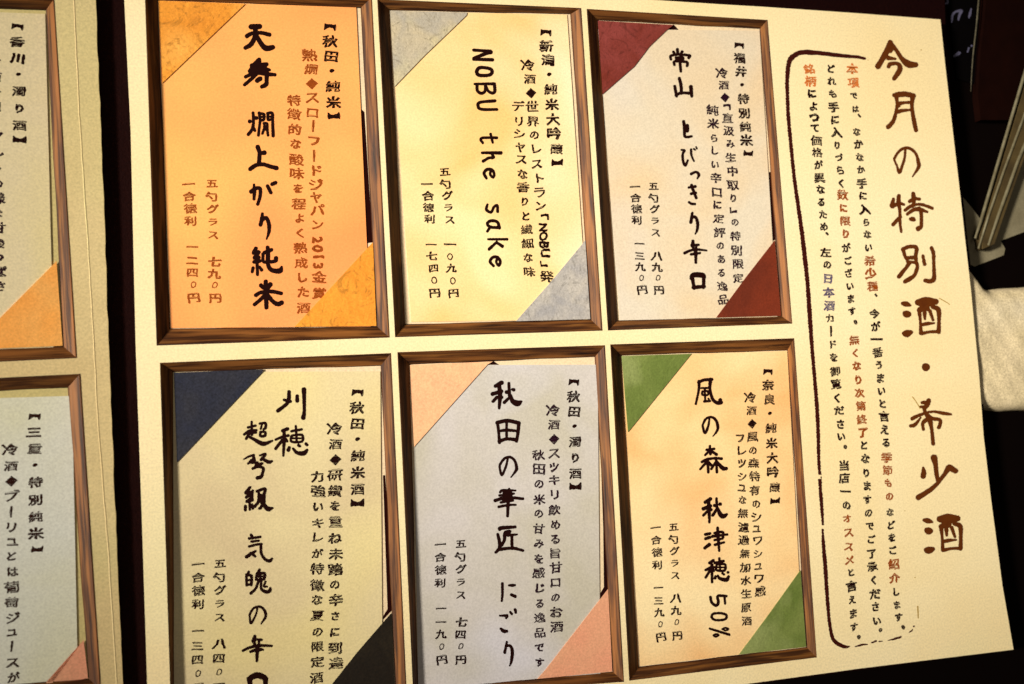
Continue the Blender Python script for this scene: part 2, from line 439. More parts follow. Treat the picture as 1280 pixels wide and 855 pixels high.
N_TENJU = [
(280, 20, 8.55, '''50: 290,115,50 380,112,50
45: 335,110,45 330,220,45 290,300,45 230,340,38
38: 245,215,40 300,185,35 400,180,35 485,200,38
45: 340,200,40 400,300,45 450,345,55 520,335,45'''),
(280, 20, 8.55, '''40: 375,465,35 330,520,50 280,590,45
40: 300,530,45 455,515,36
35: 290,575,45 380,560,50 485,575,26
35: 230,650,30 340,605,40 460,620,40 545,628,28
36: 370,480,50 372,600,38
36: 360,600,40 300,665,34 220,735,30
45: 355,690,45 385,670,45
40: 455,600,42 455,700,38 445,735,45 405,755,35
26: 445,520,30 440,560,28'''),
(280, 130, 8.55, '''30: 310,95,26 315,190,26 300,270,28 260,325,30
35: 275,185,36
26: 345,150,36
25: 315,250,24 330,285,24
26: 375,95,24 385,180,22 375,260,22 368,335,24
26: 375,100,24 425,110,24 425,165,24 390,175,24
16: 385,138 425,138
26: 470,110,24 470,165,24 510,165,22
28: 465,100,24 515,100,26 520,200,26 525,340,30
16: 475,135 515,135
22: 425,205,20 460,210,22 462,270,22 470,335,22
22: 430,205,20 430,260,22 410,315,22
14: 430,240 460,240
14: 430,275 460,275'''),
(280, 130, 8.55, '''40: 360,460,42 380,530,38 372,640,38
40: 385,530,30 430,520,45
40: 280,695,40 340,655,38 420,645,36 500,670,38 560,685,42'''),
(280, 215, 8.55, '''24: 320,135,18 325,200,34 320,290,24
30: 290,210,40 340,175,36 385,180,34 385,260,30 360,345,28
32: 465,150,32 500,220,32
34: 515,130,34 550,115,34'''),
(280, 215, 8.55, '''34: 410,445,24 400,520,34 390,565,36
30: 400,520,30 450,490,34 480,560,36 480,640,30 455,715,10'''),
(290, 300, 8.55, '''26: 255,90,34 232,140,34 285,130,36 238,190,32 285,185,34
26: 235,235,32 295,225,34
24: 215,340,26 225,300,30
28: 268,250,30 272,370,26
26: 295,290,24 315,320,30
36: 345,135,34 420,105,34
38: 380,80,36 385,180,42 385,260,38 420,320,40 510,330,50 530,290,22
26: 330,150,26 335,230,28 385,235,32 460,225,34 470,195,42'''),
(290, 300, 8.55, '''40: 360,445,40 362,560,42 368,720,40
40: 310,485,40 335,510,36
40: 410,475,44 390,505,36
40: 255,590,36 310,560,34 420,550,36 525,570,34
40: 350,590,36 300,640,34 240,690,32
40: 380,590,40 440,660,38 490,685,44 530,670,44'''),
]
N_LATIN = [
(570, 50, 8.55, '''28: 190,108,28 370,120,28
28: 370,130,40 330,140,34 190,195,28
28: 190,205,28 390,212,30'''),
(570, 50, 8.55, '30: 218,338,32 245,300,32 300,295,28 370,312,30 385,345,32 360,372,30 300,380,30 238,372,32 218,338,32'),
(570, 50, 8.55, '''28: 200,470,18 410,468,28
28: 225,475,26 228,540,26 270,570,26 310,545,24 315,475,24
28: 410,470,28 415,545,28 390,568,26 345,545,22 318,490,22'''),
(570, 50, 8.55, '26: 415,650,28 260,665,26 235,700,28 270,740,26 435,742,26'),
(570, 150, 8.55, '''24: 435,190,24 290,190,22 265,210,24 285,245,20
24: 370,150,22 392,240,20'''),
(570, 150, 8.55, '''28: 480,352,32 280,350,22
24: 380,355,22 400,400,26 350,405,24 290,440,26'''),
(570, 150, 8.55, '24: 375,525,22 365,580,20 395,612,24 408,580,22 385,532,24 330,530,28 300,570,26 325,622,22'),
(570, 240, 8.55, '24: 335,135,20 325,190,24 375,215,24 405,160,22 440,145,24 445,210,24'),
(570, 240, 8.55, '''26: 465,385,26 440,320,26 370,308,26 335,340,26 370,375,26 460,380,28
22: 360,380 335,420'''),
(570, 240, 8.55, '''24: 345,505,18 545,505,22
26: 435,535,22 355,610,28
26: 435,540,22 495,580,30'''),
(570, 240, 8.55, '24: 445,695,22 430,750,20 458,785,24 473,740,24 440,697,26 390,700,26 365,745,26 400,790,22'),
]
N_JOZAN = [
(810, 50, 8.55, '''24: 313,100,26 318,150,24
20: 272,128,24 285,145,20
20: 365,125,26 350,145,20
22: 245,205,22 245,170,22 320,155,20 440,165,24 435,190,26
18: 298,188,20 372,185,18 368,212,18 308,212,18 298,188,18
20: 315,200,24 345,212,22
20: 282,265,22 280,230,20 350,228,24 420,240,22 418,275,24
24: 340,225,26 350,335,22'''),
(810, 50, 8.55, '''30: 335,410,28 355,500,28 355,570,28
28: 285,495,26 305,600,24
26: 300,590,28 355,565,24 465,570,26
28: 458,500,36 468,600,26'''),
(820, 140, 8.55, '''30: 295,100,26 305,170,30 305,250,24 330,268,22 380,260,18
30: 335,145,32 335,200,32
30: 310,150,30 320,180,34'''),
(820, 140, 8.55, '''20: 272,405,14 305,412,20 285,450,20 290,530,22 315,570,22 340,515,14
18: 375,400,18 378,460,18 405,525,12
14: 405,395,14 418,405,12
14: 428,375,12 438,392,12'''),
(820, 140, 8.55, '20: 375,662,24 425,640,20 458,670,26 442,712,10'),
(820, 210, 8.55, '''26: 352,208,20 420,198,24
26: 380,185,26 390,215,24
24: 375,275,24 425,265,24
22: 385,205,24 410,270,26 430,320,22
24: 352,365,18 380,382,22 415,385,22'''),
(820, 210, 8.55, '''28: 388,480,20 372,580,30
26: 385,520,28 425,530,26 445,590,28 440,660,22 420,705,8'''),
(820, 285, 8.55, '''28: 395,140,26 390,190,36
20: 380,185,22 455,180,20
20: 395,185,22 400,230,24
20: 430,180,20 430,230,20
22: 305,268,24 370,240,22 440,230,22 540,240,14
22: 375,282,22 470,268,18
24: 420,230,40 425,280,30 425,370,22'''),
(820, 285, 8.55, '''46: 378,540,32 390,508,46 430,500,50 500,508,50 512,540,30
30: 385,520,36 400,600,30 408,645,30
30: 510,520,34 508,635,30
30: 400,635,34 515,625,32'''),
]
N_KARIHO = [
(320, 480, 8.55, '''34: 353,85,32 350,160,36 325,215,32 235,285,34
26: 300,170,22 365,185,30
34: 440,130,32 440,180,34
34: 512,60,44 515,180,32 515,300,30 505,360,44'''),
(320, 480, 8.55, '''28: 285,500,30 335,480,34
22: 210,595,20 280,565,22 345,550,24
26: 300,500,28 300,600,32 292,765,18
24: 280,600,28 210,690,26
24: 315,590,30 330,610,26
24: 380,505,20 485,485,22
22: 425,450,20 435,620,20
20: 378,560,22 380,615,22 490,615,20 490,545,22 385,550,18
13: 385,580 485,580
30: 345,705,36 355,680,28
30: 395,690,18 440,735,32 510,740,46 545,705,24
24: 455,655,26 468,665,22
24: 535,640,28 545,650,24'''),
(275, 515, 8.55, '''24: 338,105,18 340,240,26
20: 300,165,22 380,145,20
22: 258,238,22 320,200,26 390,195,20
18: 345,225,18 385,220,16
22: 310,230,22 280,285,24
26: 300,260,20 360,290,26 460,340,42 560,308,14
18: 425,125,20 485,120,24 485,170,22 465,185,18
16: 450,130,15 435,180,16
20: 432,212,20 432,255,22 478,255,22 482,215,20 432,212,20'''),
(275, 515, 8.55, '''18: 255,505,8 310,475,18 360,460,20
22: 355,465,26 370,530,26
20: 345,510,24 300,550,18
18: 320,545,16 400,540,20
20: 425,465,14 485,450,22 440,510,26
26: 455,500,26 520,535,34 555,525,18
20: 380,565,20 450,550,22 370,590,22
24: 350,605,22 400,585,22 460,600,26 455,650,26 440,690,34 400,705,34'''),
(275, 600, 8.55, '''26: 320,80,24 275,140,28 345,130,28 280,185,26
26: 350,115,22 330,190,22 285,230,26 345,215,26
26: 340,130,20 345,215,24
28: 270,320,26 272,280,28
24: 315,230,22 318,315,20
22: 340,265,24 350,305,20
24: 395,120,26 480,95,26 470,160,28 470,230,30
22: 415,140,24 410,230,26 370,285,26
18: 440,160,20 430,230,20
24: 470,190,28 440,290,26 420,305,22
32: 445,235,34 490,290,42 520,310,46 560,300,18'''),
(275, 655, 8.55, '''24: 332,115,22 345,145,28
24: 312,155,24 430,138,22
22: 338,188,22 415,178,18
22: 312,240,20 380,222,20 440,215,24
24: 438,215,24 440,310,24 480,375,26 530,395,30 555,372,20
26: 380,290,18 330,320,28 285,350,34
24: 330,310,24 375,345,22'''),
(275, 655, 8.55, '''24: 305,512,22 300,540,26
22: 282,540,22 285,655,22
22: 285,550,22 335,555,24 335,650,24
16: 290,600 335,600
18: 290,650,20 335,645,20
24: 420,490,24 405,530,28 390,560,24 388,595,24
22: 395,530,24 475,530,28 470,590,26
15: 390,565 475,560
20: 390,595,20 470,590,20
18: 432,530,16 430,595,18
22: 415,600,22 380,690,22 330,740,26
24: 440,610,22 440,690,22 490,725,34 530,715,34 538,685,20
18: 485,615,16 470,665,18 500,670,16'''),
(275, 755, 8.55, '14: 400,40,14 385,110,14 332,205,20 318,150,14 320,105,18 360,45,18 420,28,20 470,60,20 488,130,24 440,210,8'),
(275, 755, 8.55, '''32: 372,345,28 360,395,42
20: 390,380,22 445,382,20
22: 365,400,26 370,450,26
20: 418,390,22 415,450,22
24: 245,500,20 310,468,24 400,445,26 480,445,24 555,448,16
22: 325,510,20 400,488,36 460,488,18
24: 400,470,40 393,610,22'''),
(275, 755, 8.55, '''60: 318,820,44 335,785,54 400,762,60 470,785,56 488,820,44
50: 312,800,50 325,880,44 340,960,40
50: 486,800,50 485,880,40 480,950,40
40: 330,945 480,945'''),
]
N_AKITA = [
(580, 465, 8.55, '''30: 400,115,42 335,150,32
28: 375,140,36 385,250,40 375,385,24
30: 305,235,36 400,205,34
24: 350,270,30 310,315,26
26: 405,270,26
26: 480,120,24 485,250,30
24: 455,215,34
28: 530,190,34 515,185,20
24: 480,280,24 430,325,28
34: 495,250,30 520,310,44 570,335,60 615,315,14'''),
(580, 465, 8.55, '''26: 358,545,28 370,640,24 378,755,26
28: 355,542,36 460,520,34 585,545,36
28: 585,555,32 575,660,28 560,740,26
20: 455,530,22 455,710,22
20: 375,630,20 460,622,28 575,630,20
28: 378,740,34 460,715,28 560,725,34'''),
(585, 555, 8.55, '18: 425,155,18 405,240,18 362,330,22 340,260,16 345,215,20 390,155,22 450,140,22 500,180,22 520,260,28 505,295,22 460,355,6'),
(585, 555, 8.55, '''22: 345,515,22 375,495,22 505,497,16
20: 335,550,20 490,530,18
24: 290,605,30 360,580,28
24: 360,585,26 470,575,26 585,585,24
34: 385,520,30 385,600,34
30: 455,520,30 455,600,34
30: 420,500,30 420,610,34
18: 350,625,18 480,605,18
20: 330,672,24 430,652,20 510,650,16
26: 440,480,18 430,600,28 422,770,24'''),
(590, 640, 8.55, '''30: 295,190,24 310,172,36 460,160,26
28: 275,240,26 295,330,30 290,390,30 255,430,24
26: 290,400,34 370,390,28 450,388,28 545,412,22
28: 400,210,36 355,225,34 345,300,28 315,360,24
18: 385,250,26 480,240,14
26: 425,250,24 428,390,26'''),
(590, 720, 8.55, '''26: 325,80,22 325,180,22 318,265,18
24: 395,100,16 430,100,26 458,98,18
28: 420,200,26 460,218,28'''),
(590, 720, 8.55, '''24: 297,425,12 370,425,28 365,450,16
22: 410,385,16 425,405,22
24: 460,360,26 468,390,20
28: 310,565,24 340,590,34 370,590,26'''),
(590, 755, 8.55, '''26: 372,405,16 350,520,24
26: 365,445,24 410,450,24 430,510,30 420,610,24 402,660,6'''),
]
N_KAZE = [
(830, 465, 8.55, '''26: 375,100,28 370,200,20 340,340,18
26: 370,110,28 430,85,26 510,80,30
26: 498,80,34 490,180,26 520,290,28 570,330,34 610,325,36
30: 600,300,36
16: 400,172,16 470,170,16
15: 435,175,16 440,300,16
15: 410,208,16 465,205,18 468,243,16 410,243,16 410,208,16
18: 430,315,18 490,310,22
16: 475,285,14 485,310,14'''),
(830, 465, 8.55, '18: 485,495,14 475,570,18 440,650,24 415,590,18 418,555,18 450,500,20 500,482,20 550,510,24 575,580,26 565,630,20 525,685,6'),
(840, 550, 8.55, '''24: 405,65,20 410,150,24
20: 370,105,20 450,95,22
22: 400,110,20 355,160,18
26: 415,115,24 475,155,28
20: 320,235,22 380,205,24 470,195,22 530,200,24
24: 380,210,24 388,345,22
22: 370,235,22 300,312,16
22: 470,190,22 480,345,22
22: 395,240,20 420,270,26
22: 465,240,20 420,310,22
26: 480,235,24 540,300,38 580,305,30'''),
(840, 550, 8.55, '''28: 410,630,34 355,665,30
24: 390,650,32 395,750,32 400,855,22 398,880,18
28: 335,735,34 410,705,32
24: 380,760,24 335,805,22
28: 415,745,32
26: 475,625,20 480,720,26
26: 455,700,30
28: 515,685,32
26: 485,730,26 435,805,26
30: 490,740,28 520,800,44 550,815,44 585,795,20'''),
(840, 640, 8.55, '''26: 358,240,26 405,230,24
26: 360,285,28 405,270,28
34: 350,385,28 400,348,32
24: 487,170,24 495,300,26 505,415,18
20: 435,260,28 590,240,18
22: 455,225,22 540,215,22 545,270,22
18: 455,300,20 540,285,18
20: 460,350,24 555,325,18'''),
(840, 640, 8.55, '''26: 400,545,24 440,520,30
22: 360,620,22 420,590,24 455,590,20
24: 425,560,26 428,750,20
22: 410,620,24 360,700,20
20: 435,610,26 445,630,20
22: 455,545,20 550,525,24
20: 505,495,20 515,625,16
18: 475,570,18 475,620,20 560,625,20 565,560,20 475,560,18
12: 475,592 565,592
22: 460,705,28 465,690,24
24: 490,680,16 510,710,28 580,725,38 605,690,22
20: 540,655,20 555,668,18
22: 598,645,24'''),
(850, 710, 8.55, '''24: 325,310,22 340,370,24 385,400,26 410,370,24 405,300,24 495,300,22
20: 475,305,18 482,380,18'''),
(850, 710, 8.55, '20: 335,520 355,490 420,482 485,495 498,520 480,548 410,558 355,548 335,520'),
(850, 710, 8.55, '''20: 318,648,18 525,712,22
15: 452,652 485,640 516,653 485,668 452,652
14: 358,720 385,706 412,718 382,734 358,720'''),
]
# ------------------------------------------------------------------ the setting
DEPTH = 2.75       # how deep the framed recesses are (mm)
zt = -8.0
mesh('table', [(-700, -600, zt), (900, -600, zt), (900, 700, zt), (-700, 700, zt)], [(0, 1, 2, 3)], TABLE, loc=(0, 0, zt))['kind'] = 'structure'

# ------------------------------------------------------------------ menu book
book = empty('menu_book', (100, -100, -7.9))
tag(book, 'open menu folder with cream pages, wood print frames and brown brush title', 'menu')

FR = {  # outer and inner corners (TL TR BR BL) of every wooden frame
 'A1': ([(180.8, -14), (464.6, -3), (486.8, 421.9), (195.7, 432)], [(197.6, 0.5), (450.6, 10.2), (470.6, 407.5), (213.2, 410.3)]),
 'B1': ([(471.5, -1), (726.3, 10.1), (752.9, 413.3), (493.8, 421.5)], [(487.3, 13), (712.8, 17.8), (738, 399), (506.9, 404.8)]),
 'C1': ([(733.3, 11.2), (959.2, 25), (990, 404.5), (759.9, 413.1)], [(747.4, 25.5), (949.6, 36.2), (976.6, 395), (772.8, 400)]),
 'A2': ([(199.8, 453.5), (488.5, 441.4), (508.7, 879), (213.8, 893)], [(217.0, 465.5), (475.6, 457.6), (494, 864), (218.0, 877)]),
 'B2': ([(496.7, 440.2), (755.9, 431.5), (779.7, 852.2), (516.6, 871.5)], [(512.3, 456), (743.2, 446.5), (765.6, 839.5), (523.2, 861)]),
 'C2': ([(762.8, 430.5), (992.4, 422.8), (1020.6, 821.8), (786.6, 850.8)], [(777, 444.7), (984, 438.4), (1007.9, 808.7), (799.0, 833.2)]),
 'D1': ([(-215, -14), (67.6, -1), (96.1, 447.5), (-205, 462)], [(-200, 4), (57.0, 13), (78.4, 432.3), (-190, 444)]),
 'D2': ([(-200, 482), (100.4, 467.3), (126.3, 862), (-190, 885)], [(-185, 497), (84.2, 485), (110.3, 848), (-175, 870)]),
}
def sheet_with_holes(name, outline, holes, mat, parent, thick, surf):
    """the page board: outline with rectangular openings, with side walls"""
    c = bpy.data.curves.new('c', 'CURVE'); c.dimensions = '2D'; c.fill_mode = 'FRONT'
    for lp in [outline] + holes:
        s = c.splines.new('POLY'); s.points.add(len(lp) - 1); s.use_cyclic_u = True
        for q, p in zip(s.points, lp): q.co = (p[0] / 100, p[1] / 100, 0, 1)
    o = bpy.data.objects.new('c', c); COL.objects.link(o)
    me = bpy.data.meshes.new_from_object(o.evaluated_get(bpy.context.evaluated_depsgraph_get()))
    V = [(q.co.x * 100, q.co.y * 100, 0) for q in me.vertices]; Fs = [list(p.vertices) for p in me.polygons if p.normal.z > -2]
    bpy.data.objects.remove(o); bpy.data.curves.remove(c); bpy.data.meshes.remove(me)
    zf = (lambda x: 0.0) if surf == 'R' else (lambda x: (XG - x) * LT)
    V = [(x, y, zf(x)) for x, y, _ in V]
    n = len(outline); b = len(V)
    for x, y in outline: V += [(x, y, zf(x)), (x, y, zf(x) - thick)]
    for i in range(n):
        j = (i + 1) % n; Fs.append([b + 2 * i, b + 2 * i + 1, b + 2 * j + 1, b + 2 * j])
    return mesh(name, V, Fs, mat, parent)
def plan(pts, surf='R'): return [tuple(v[:2]) for v in P(pts, 0, surf)]

rnd = random.Random(3)
right_edge = [(1175.5, 24.3), (1181.8, 84), (1192.3, 175), (1200.6, 245.6), (1206.5, 300), (1213.5, 361), (1224, 470), (1229.5, 545), (1238.4, 621), (1253, 731.6), (1267, 812)]
bottom_edge = [(1080, 835), (943.5, 853.6), (700, 886), (450, 915), (190, 935)]
left_edge = [(184, 855), (177, 640), (169.5, 430), (163.4, 166), (155.3, 0), (153.5, -40)]
top_edge = [(500, -21), (900, 5.3), (953, 8.4), (1060, 15.7)]
outline = plan(right_edge + bottom_edge + left_edge + top_edge)[::-1]
sheet_with_holes('page', outline, [plan(FR[k][0]) for k in ('A1', 'B1', 'C1', 'A2', 'B2', 'C2')], PAGE, book, 2.8, 'R')
# left page: its gutter edge is slightly ragged
le = [(118, -30), (119.7, 0), (125.8, 160), (131.4, 300), (136.9, 470), (140.8, 560), (146.4, 695), (153, 855), (156, 915)]
lp = []
for a, b in zip(le[:-1], le[1:]):
    k = max(2, int(abs(b[1] - a[1]) / 16))
    for i in range(k):
        t = i / k; lp.append((a[0] + (b[0] - a[0]) * t + rnd.uniform(-0.7, 0.7), a[1] + (b[1] - a[1]) * t))
lp += [le[-1], (-240, 930), (-240, -30)]
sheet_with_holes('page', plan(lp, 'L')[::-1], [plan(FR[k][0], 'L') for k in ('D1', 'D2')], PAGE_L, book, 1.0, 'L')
# two fold lines pressed into the left page, next to the gutter
def ridge(name, pts, width, height, mat, surf, parent):
    q = P(pts, 0.0, surf); V = []; Fs = []
    for i, p in enumerate(q):
        d = q[min(i + 1, len(q) - 1)] - q[max(i - 1, 0)]; d /= np.linalg.norm(d); nn = np.array([-d[1], d[0], 0])
        for k, hh in ((-1, 0.003), (-0.3, height), (0.3, height), (1, 0.003)): V.append(p + nn * width / 2 * k + [0, 0, hh])
        if i:
            a = 4 * i
            for k in range(3): Fs.append([a + k, a + k + 1, a + k - 3, a + k - 4])
    return mesh(name, V, Fs, mat, parent)
def samp(pts, n, jit=0.0):
    pts = np.array(pts, float); s = np.r_[0, np.cumsum(np.hypot(*np.diff(pts, axis=0).T))]; u = np.linspace(0, s[-1], n)
    return [(np.interp(a, s, pts[:, 0]) + rnd.uniform(-jit, jit), np.interp(a, s, pts[:, 1])) for a in u]
ridge('fold_line', samp([(91, -20), (100, 160), (111.5, 330), (122, 520), (136, 700), (146, 860)], 50, 0.35), 0.42, 0.07, PAGE_L, 'L', book)
# cover board under the pages
cov = P([(-260, -90), (1180, -60), (1181.5, 22)] + [(x + (2.2 if y > 500 else 3.0), y) for x, y in right_edge[1:-1]] + [(1267, 812)] + [(1080, 837), (900, 861), (500, 930), (-260, 960)], -3.6)
prism('cover', cov[::-1], 3.0, COVER, book)

# ------------------------------------------------------------------ wooden frames sunk in the pages
def lerp(a, b, t): return a + (b - a) * t
PROF = [(0.0, 0.06), (0.07, 0.05), (0.11, -0.12), (0.5, -1.05), (0.86, -1.92), (0.91, -1.98), (0.955, -2.2), (1.0, -2.45)]
PK = {}
def frame(key, surf, tl_flap, br_flap, gap_shade=None, notch=None):
    out = P(FR[key][0], 0, surf); inn = P(FR[key][1], -DEPTH, surf)
    up = np.array([0, 0, 1.0]); inn0 = inn + up * DEPTH
    fr = empty('card_frame', out.mean(axis=0)); fr.parent = book
    fr.location = Vector((out.mean(axis=0) - WL[book.name])) * MM
    for i in range(4):
        j = (i + 1) % 4; n = 26; V = []; UV = []; Fs = []; m = len(PROF)
        ln = np.linalg.norm(out[j] - out[i]); r2 = random.Random(ord(key[0]) * 3 + int(key[1]) * 11 + i)
        ph = [r2.uniform(0, 6) for _ in range(3)]
        for a in range(n + 1):
            t = a / n; o = lerp(out[i], out[j], t); q = lerp(inn0[i], inn0[j], t)
            wob = (0.10 * math.sin(9 * t + ph[0]) + 0.05 * math.sin(23 * t + ph[1])) * math.sin(math.pi * t)
            dq = (q - o) / max(np.linalg.norm(q - o), 1e-6)
            for k, (f, z) in enumerate(PROF):
                V.append(lerp(o, q + dq * wob, f) + up * z * DEPTH / 2.25); UV.append((t * ln, f * 3.6 + 0.2))
        for a in range(n):
            for k in range(m - 1):
                b = a * m + k; Fs.append([b, b + 1, b + m + 1, b + m])
        # open lower lip closed by the face that meets the backing board
        mesh('rail', V, Fs, WOOD, fr, uv=UV)
    c = inn.mean(axis=0)
    bk = [c + (p - c) * 1.01 - up * 0.13 for p in inn]
    mesh('backing', bk[::-1], [(0, 1, 2, 3)], BACK if surf == 'R' else BACK_L, fr)
    for pts, col, alt in (tl_flap, br_flap):
        top = P(pts, -DEPTH + 0.42, surf)
        prism('corner_pocket', top, 0.22, FLAP[col], fr)
    for s in (gap_shade, notch):
        if s: mesh('gap_shade', P(s, -DEPTH - 0.10, surf), [list(range(len(s)))], GAP_SHADE, fr)  # flat dark patches stand in for shade between card and rail
    return fr
BACK = paper('backing_paper', srgb(236, 212, 176), alt=srgb(222, 200, 170), fibre=0.1)
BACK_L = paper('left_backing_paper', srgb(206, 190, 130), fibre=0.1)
FLAP = {
 'ochre': paper('ochre_washi', srgb(240, 158, 54), alt=srgb(224, 138, 42), blot=srgb(248, 178, 82), mottle=90, amt=0.8, fibre=0.4, wrinkle=0.7, bump=0.9),
 'grey': paper('grey_washi', srgb(200, 186, 158), alt=srgb(176, 170, 160), blot=srgb(206, 196, 150), mottle=110, amt=0.9, fibre=0.4, wrinkle=0.6, bump=0.9),
 'grey2': paper('cool_grey_washi', srgb(186, 180, 174), alt=srgb(158, 156, 160), mottle=140, amt=0.9, fibre=0.4, wrinkle=0.6, bump=0.9),
 'red': paper('red_washi', srgb(116, 44, 34), alt=srgb(138, 62, 58), blot=srgb(108, 40, 20), mottle=80, amt=0.9, fibre=0.35, wrinkle=0.55, bump=0.8),
 'red2': paper('rust_washi', srgb(120, 46, 24), alt=srgb(98, 38, 22), mottle=80, amt=0.8, fibre=0.2, wrinkle=0.15, bump=0.6),
 'navy': paper('navy_washi', srgb(34, 38, 58), alt=srgb(46, 46, 56), mottle=80, amt=0.9, fibre=0.4, tooth=0.16, bump=0.5),
 'black': paper('black_washi', srgb(28, 20, 12), alt=srgb(38, 30, 18), mottle=80, amt=0.9, fibre=0.3, tooth=0.16, bump=0.5),
 'salmon': paper('salmon_washi', srgb(243, 182, 140), alt=srgb(244, 196, 148), mottle=60, amt=0.8, fibre=0.15, bump=0.5),
 'salmon2': paper('pink_washi', srgb(232, 160, 128), alt=srgb(226, 168, 132), mottle=60, amt=0.8, fibre=0.12, bump=0.5),
 'green': paper('green_washi', srgb(118, 132, 68), alt=srgb(96, 114, 50), blot=srgb(146, 156, 98), mottle=80, amt=0.9, fibre=0.5, wrinkle=0.1, bump=0.8),
 'orange': paper('orange_washi', srgb(248, 172, 84), alt=srgb(240, 182, 104), blot=srgb(246, 158, 66), mottle=60, amt=0.8, fibre=0.15, bump=0.5),
}
def tri(a, b, c): return [a, b, c]
frame('A1', 'R', ([(197.9, 0.8), (306.3, 5.0), (203.2, 103.5)], 'ochre', 0), ([(470.4, 407.3), (368.4, 408.6), (466.2, 302.6)], 'ochre', 0),
      gap_shade=[(451.0, 136), (455.5, 140), (465.8, 303), (458.5, 304), (455, 250)])
frame('B1', 'R', ([(487.5, 13.2), (584, 15.6), (583, 19.2), (530, 70), (493.3, 108)], 'grey', 0), ([(737.8, 398.8), (645, 401.5), (688, 353), (731.6, 300.5)], 'grey2', 0))
frame('C1', 'R', ([(747.6, 25.7), (842, 31.2), (833, 38), (812, 58), (793, 83), (770, 103), (753.5, 117.5)], 'red', 0), ([(976.4, 394.8), (895.5, 397.0), (933, 346), (968.5, 300.5)], 'red2', 0),
      gap_shade=[(961, 215), (963.8, 215), (969.0, 300), (965.0, 301)], notch=[(842, 30.5), (834, 38), (850, 39)])
frame('A2', 'R', ([(217.2, 465.7), (329, 461.8), (328, 465.4), (221.2, 578)], 'navy', 0), ([(493.8, 863.8), (405, 868), (447, 815), (489.4, 766)], 'black', 0),
      gap_shade=[(478.6, 594), (481.4, 594), (488, 680), (490, 763), (478.6, 775), (478.6, 771), (484.4, 761), (481.6, 680)])
frame('B2', 'R', ([(512.5, 456.2), (616, 451.8), (609.4, 455.6), (517.6, 558.5)], 'salmon', 0), ([(765.4, 839.3), (672, 848.6), (681.5, 838), (760.2, 736.5)], 'salmon2', 0),
      gap_shade=[(751, 575), (753.6, 575), (760.2, 736), (750.4, 749.5), (750.4, 741.5), (754.8, 734), (754, 660)], notch=[(614, 449.5), (606, 456), (624, 456)])
frame('C2', 'R', ([(777.2, 444.9), (864.4, 442.2), (785.2, 540)], 'green', 0), ([(1007.7, 808.5), (924.0, 818.2), (962, 767), (1000.6, 713)], 'green', 0))
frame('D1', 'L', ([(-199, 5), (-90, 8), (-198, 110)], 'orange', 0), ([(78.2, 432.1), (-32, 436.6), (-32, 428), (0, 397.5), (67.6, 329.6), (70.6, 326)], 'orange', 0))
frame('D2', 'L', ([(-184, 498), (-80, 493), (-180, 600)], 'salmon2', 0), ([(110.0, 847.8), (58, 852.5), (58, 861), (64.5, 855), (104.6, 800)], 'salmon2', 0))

# ------------------------------------------------------------------ title, notice and its brush border on the right-hand margin
lettering('title_lettering', TITLE, INKB, book, 0.03, step=0.4, fat=0.4, rag=0.16)
cols('notice_lettering', [
 ('では', 1066.9, 119.5, 1069, 136, 12), ('、', 1074.5, 145, 1074.5, 145, 12), ('なかなか手に入らない', 1071, 164, 1085.6, 309.6, 13.6),
 ('、', 1095.5, 369, 1095.5, 369, 12), ('今が一番うまいと言える', 1092.6, 391.6, 1107.7, 553.5, 14), ('などをご', 1112.4, 640.5, 1116, 688, 12.5),
 ('します', 1119.6, 740, 1123, 772, 13), ('。', 1128.5, 784, 1128.5, 784, 13),
 ('どれも手に入りづらく', 1037.8, 86, 1051.5, 229, 13.4), ('がございます', 1057.8, 309.6, 1065, 389.4, 13.2), ('。', 1069.8, 402, 1069.8, 402, 13),
 ('となりますのでご了承ください', 1080, 557, 1095.6, 775.5, 13.6), ('。', 1100.6, 787, 1100.6, 787, 13),
 ('によって価格が異なるため', 1015.2, 117, 1030, 283, 13.8), ('、', 1034, 292, 1034, 292, 12), ('左の', 1032.6, 315, 1033.8, 331, 14),
 ('カードを', 1038, 398, 1042, 447, 13), ('御覧ください', 1044, 464, 1051.5, 546, 14), ('。', 1056.6, 559, 1056.6, 559, 12),
 ('当店一の', 1054.6, 581.4, 1057.8, 631, 14), ('と言えます', 1063.4, 716, 1067.8, 783.7, 13.6), ('。', 1073.4, 796, 1073.4, 796, 12)],
 INK, book, 0.03, bold=0.062, seed=11, size_k=1.14)
cols('orange_notice_lettering', [('本項', 1065, 86.5, 1066.6, 103.4, 15), ('銘柄', 1012, 85.6, 1013.4, 101.2, 15)], INKO, book, 0.03, bold=0.062, seed=12, size_k=1.1)
cols('russet_notice_lettering', [('希少種', 1087, 325.7, 1090, 357.5, 14.5), ('季節もの', 1108.8, 571.4, 1111.6, 620.6, 14), ('紹介', 1117, 705, 1118.4, 722.3, 14.5),
 ('数に限り', 1053.6, 244, 1057.6, 292.4, 14.5), ('無くなり次第終了', 1068, 425, 1079, 540, 14), ('オススメ', 1059.2, 648, 1062.4, 700, 13)], INKR, book, 0.03, bold=0.062, seed=13, size_k=1.12)
cols('slate_notice_lettering', [('日本酒', 1034.8, 347.7, 1037.2, 382, 14)], INKG, book, 0.03, bold=0.062, seed=14, size_k=1.12)
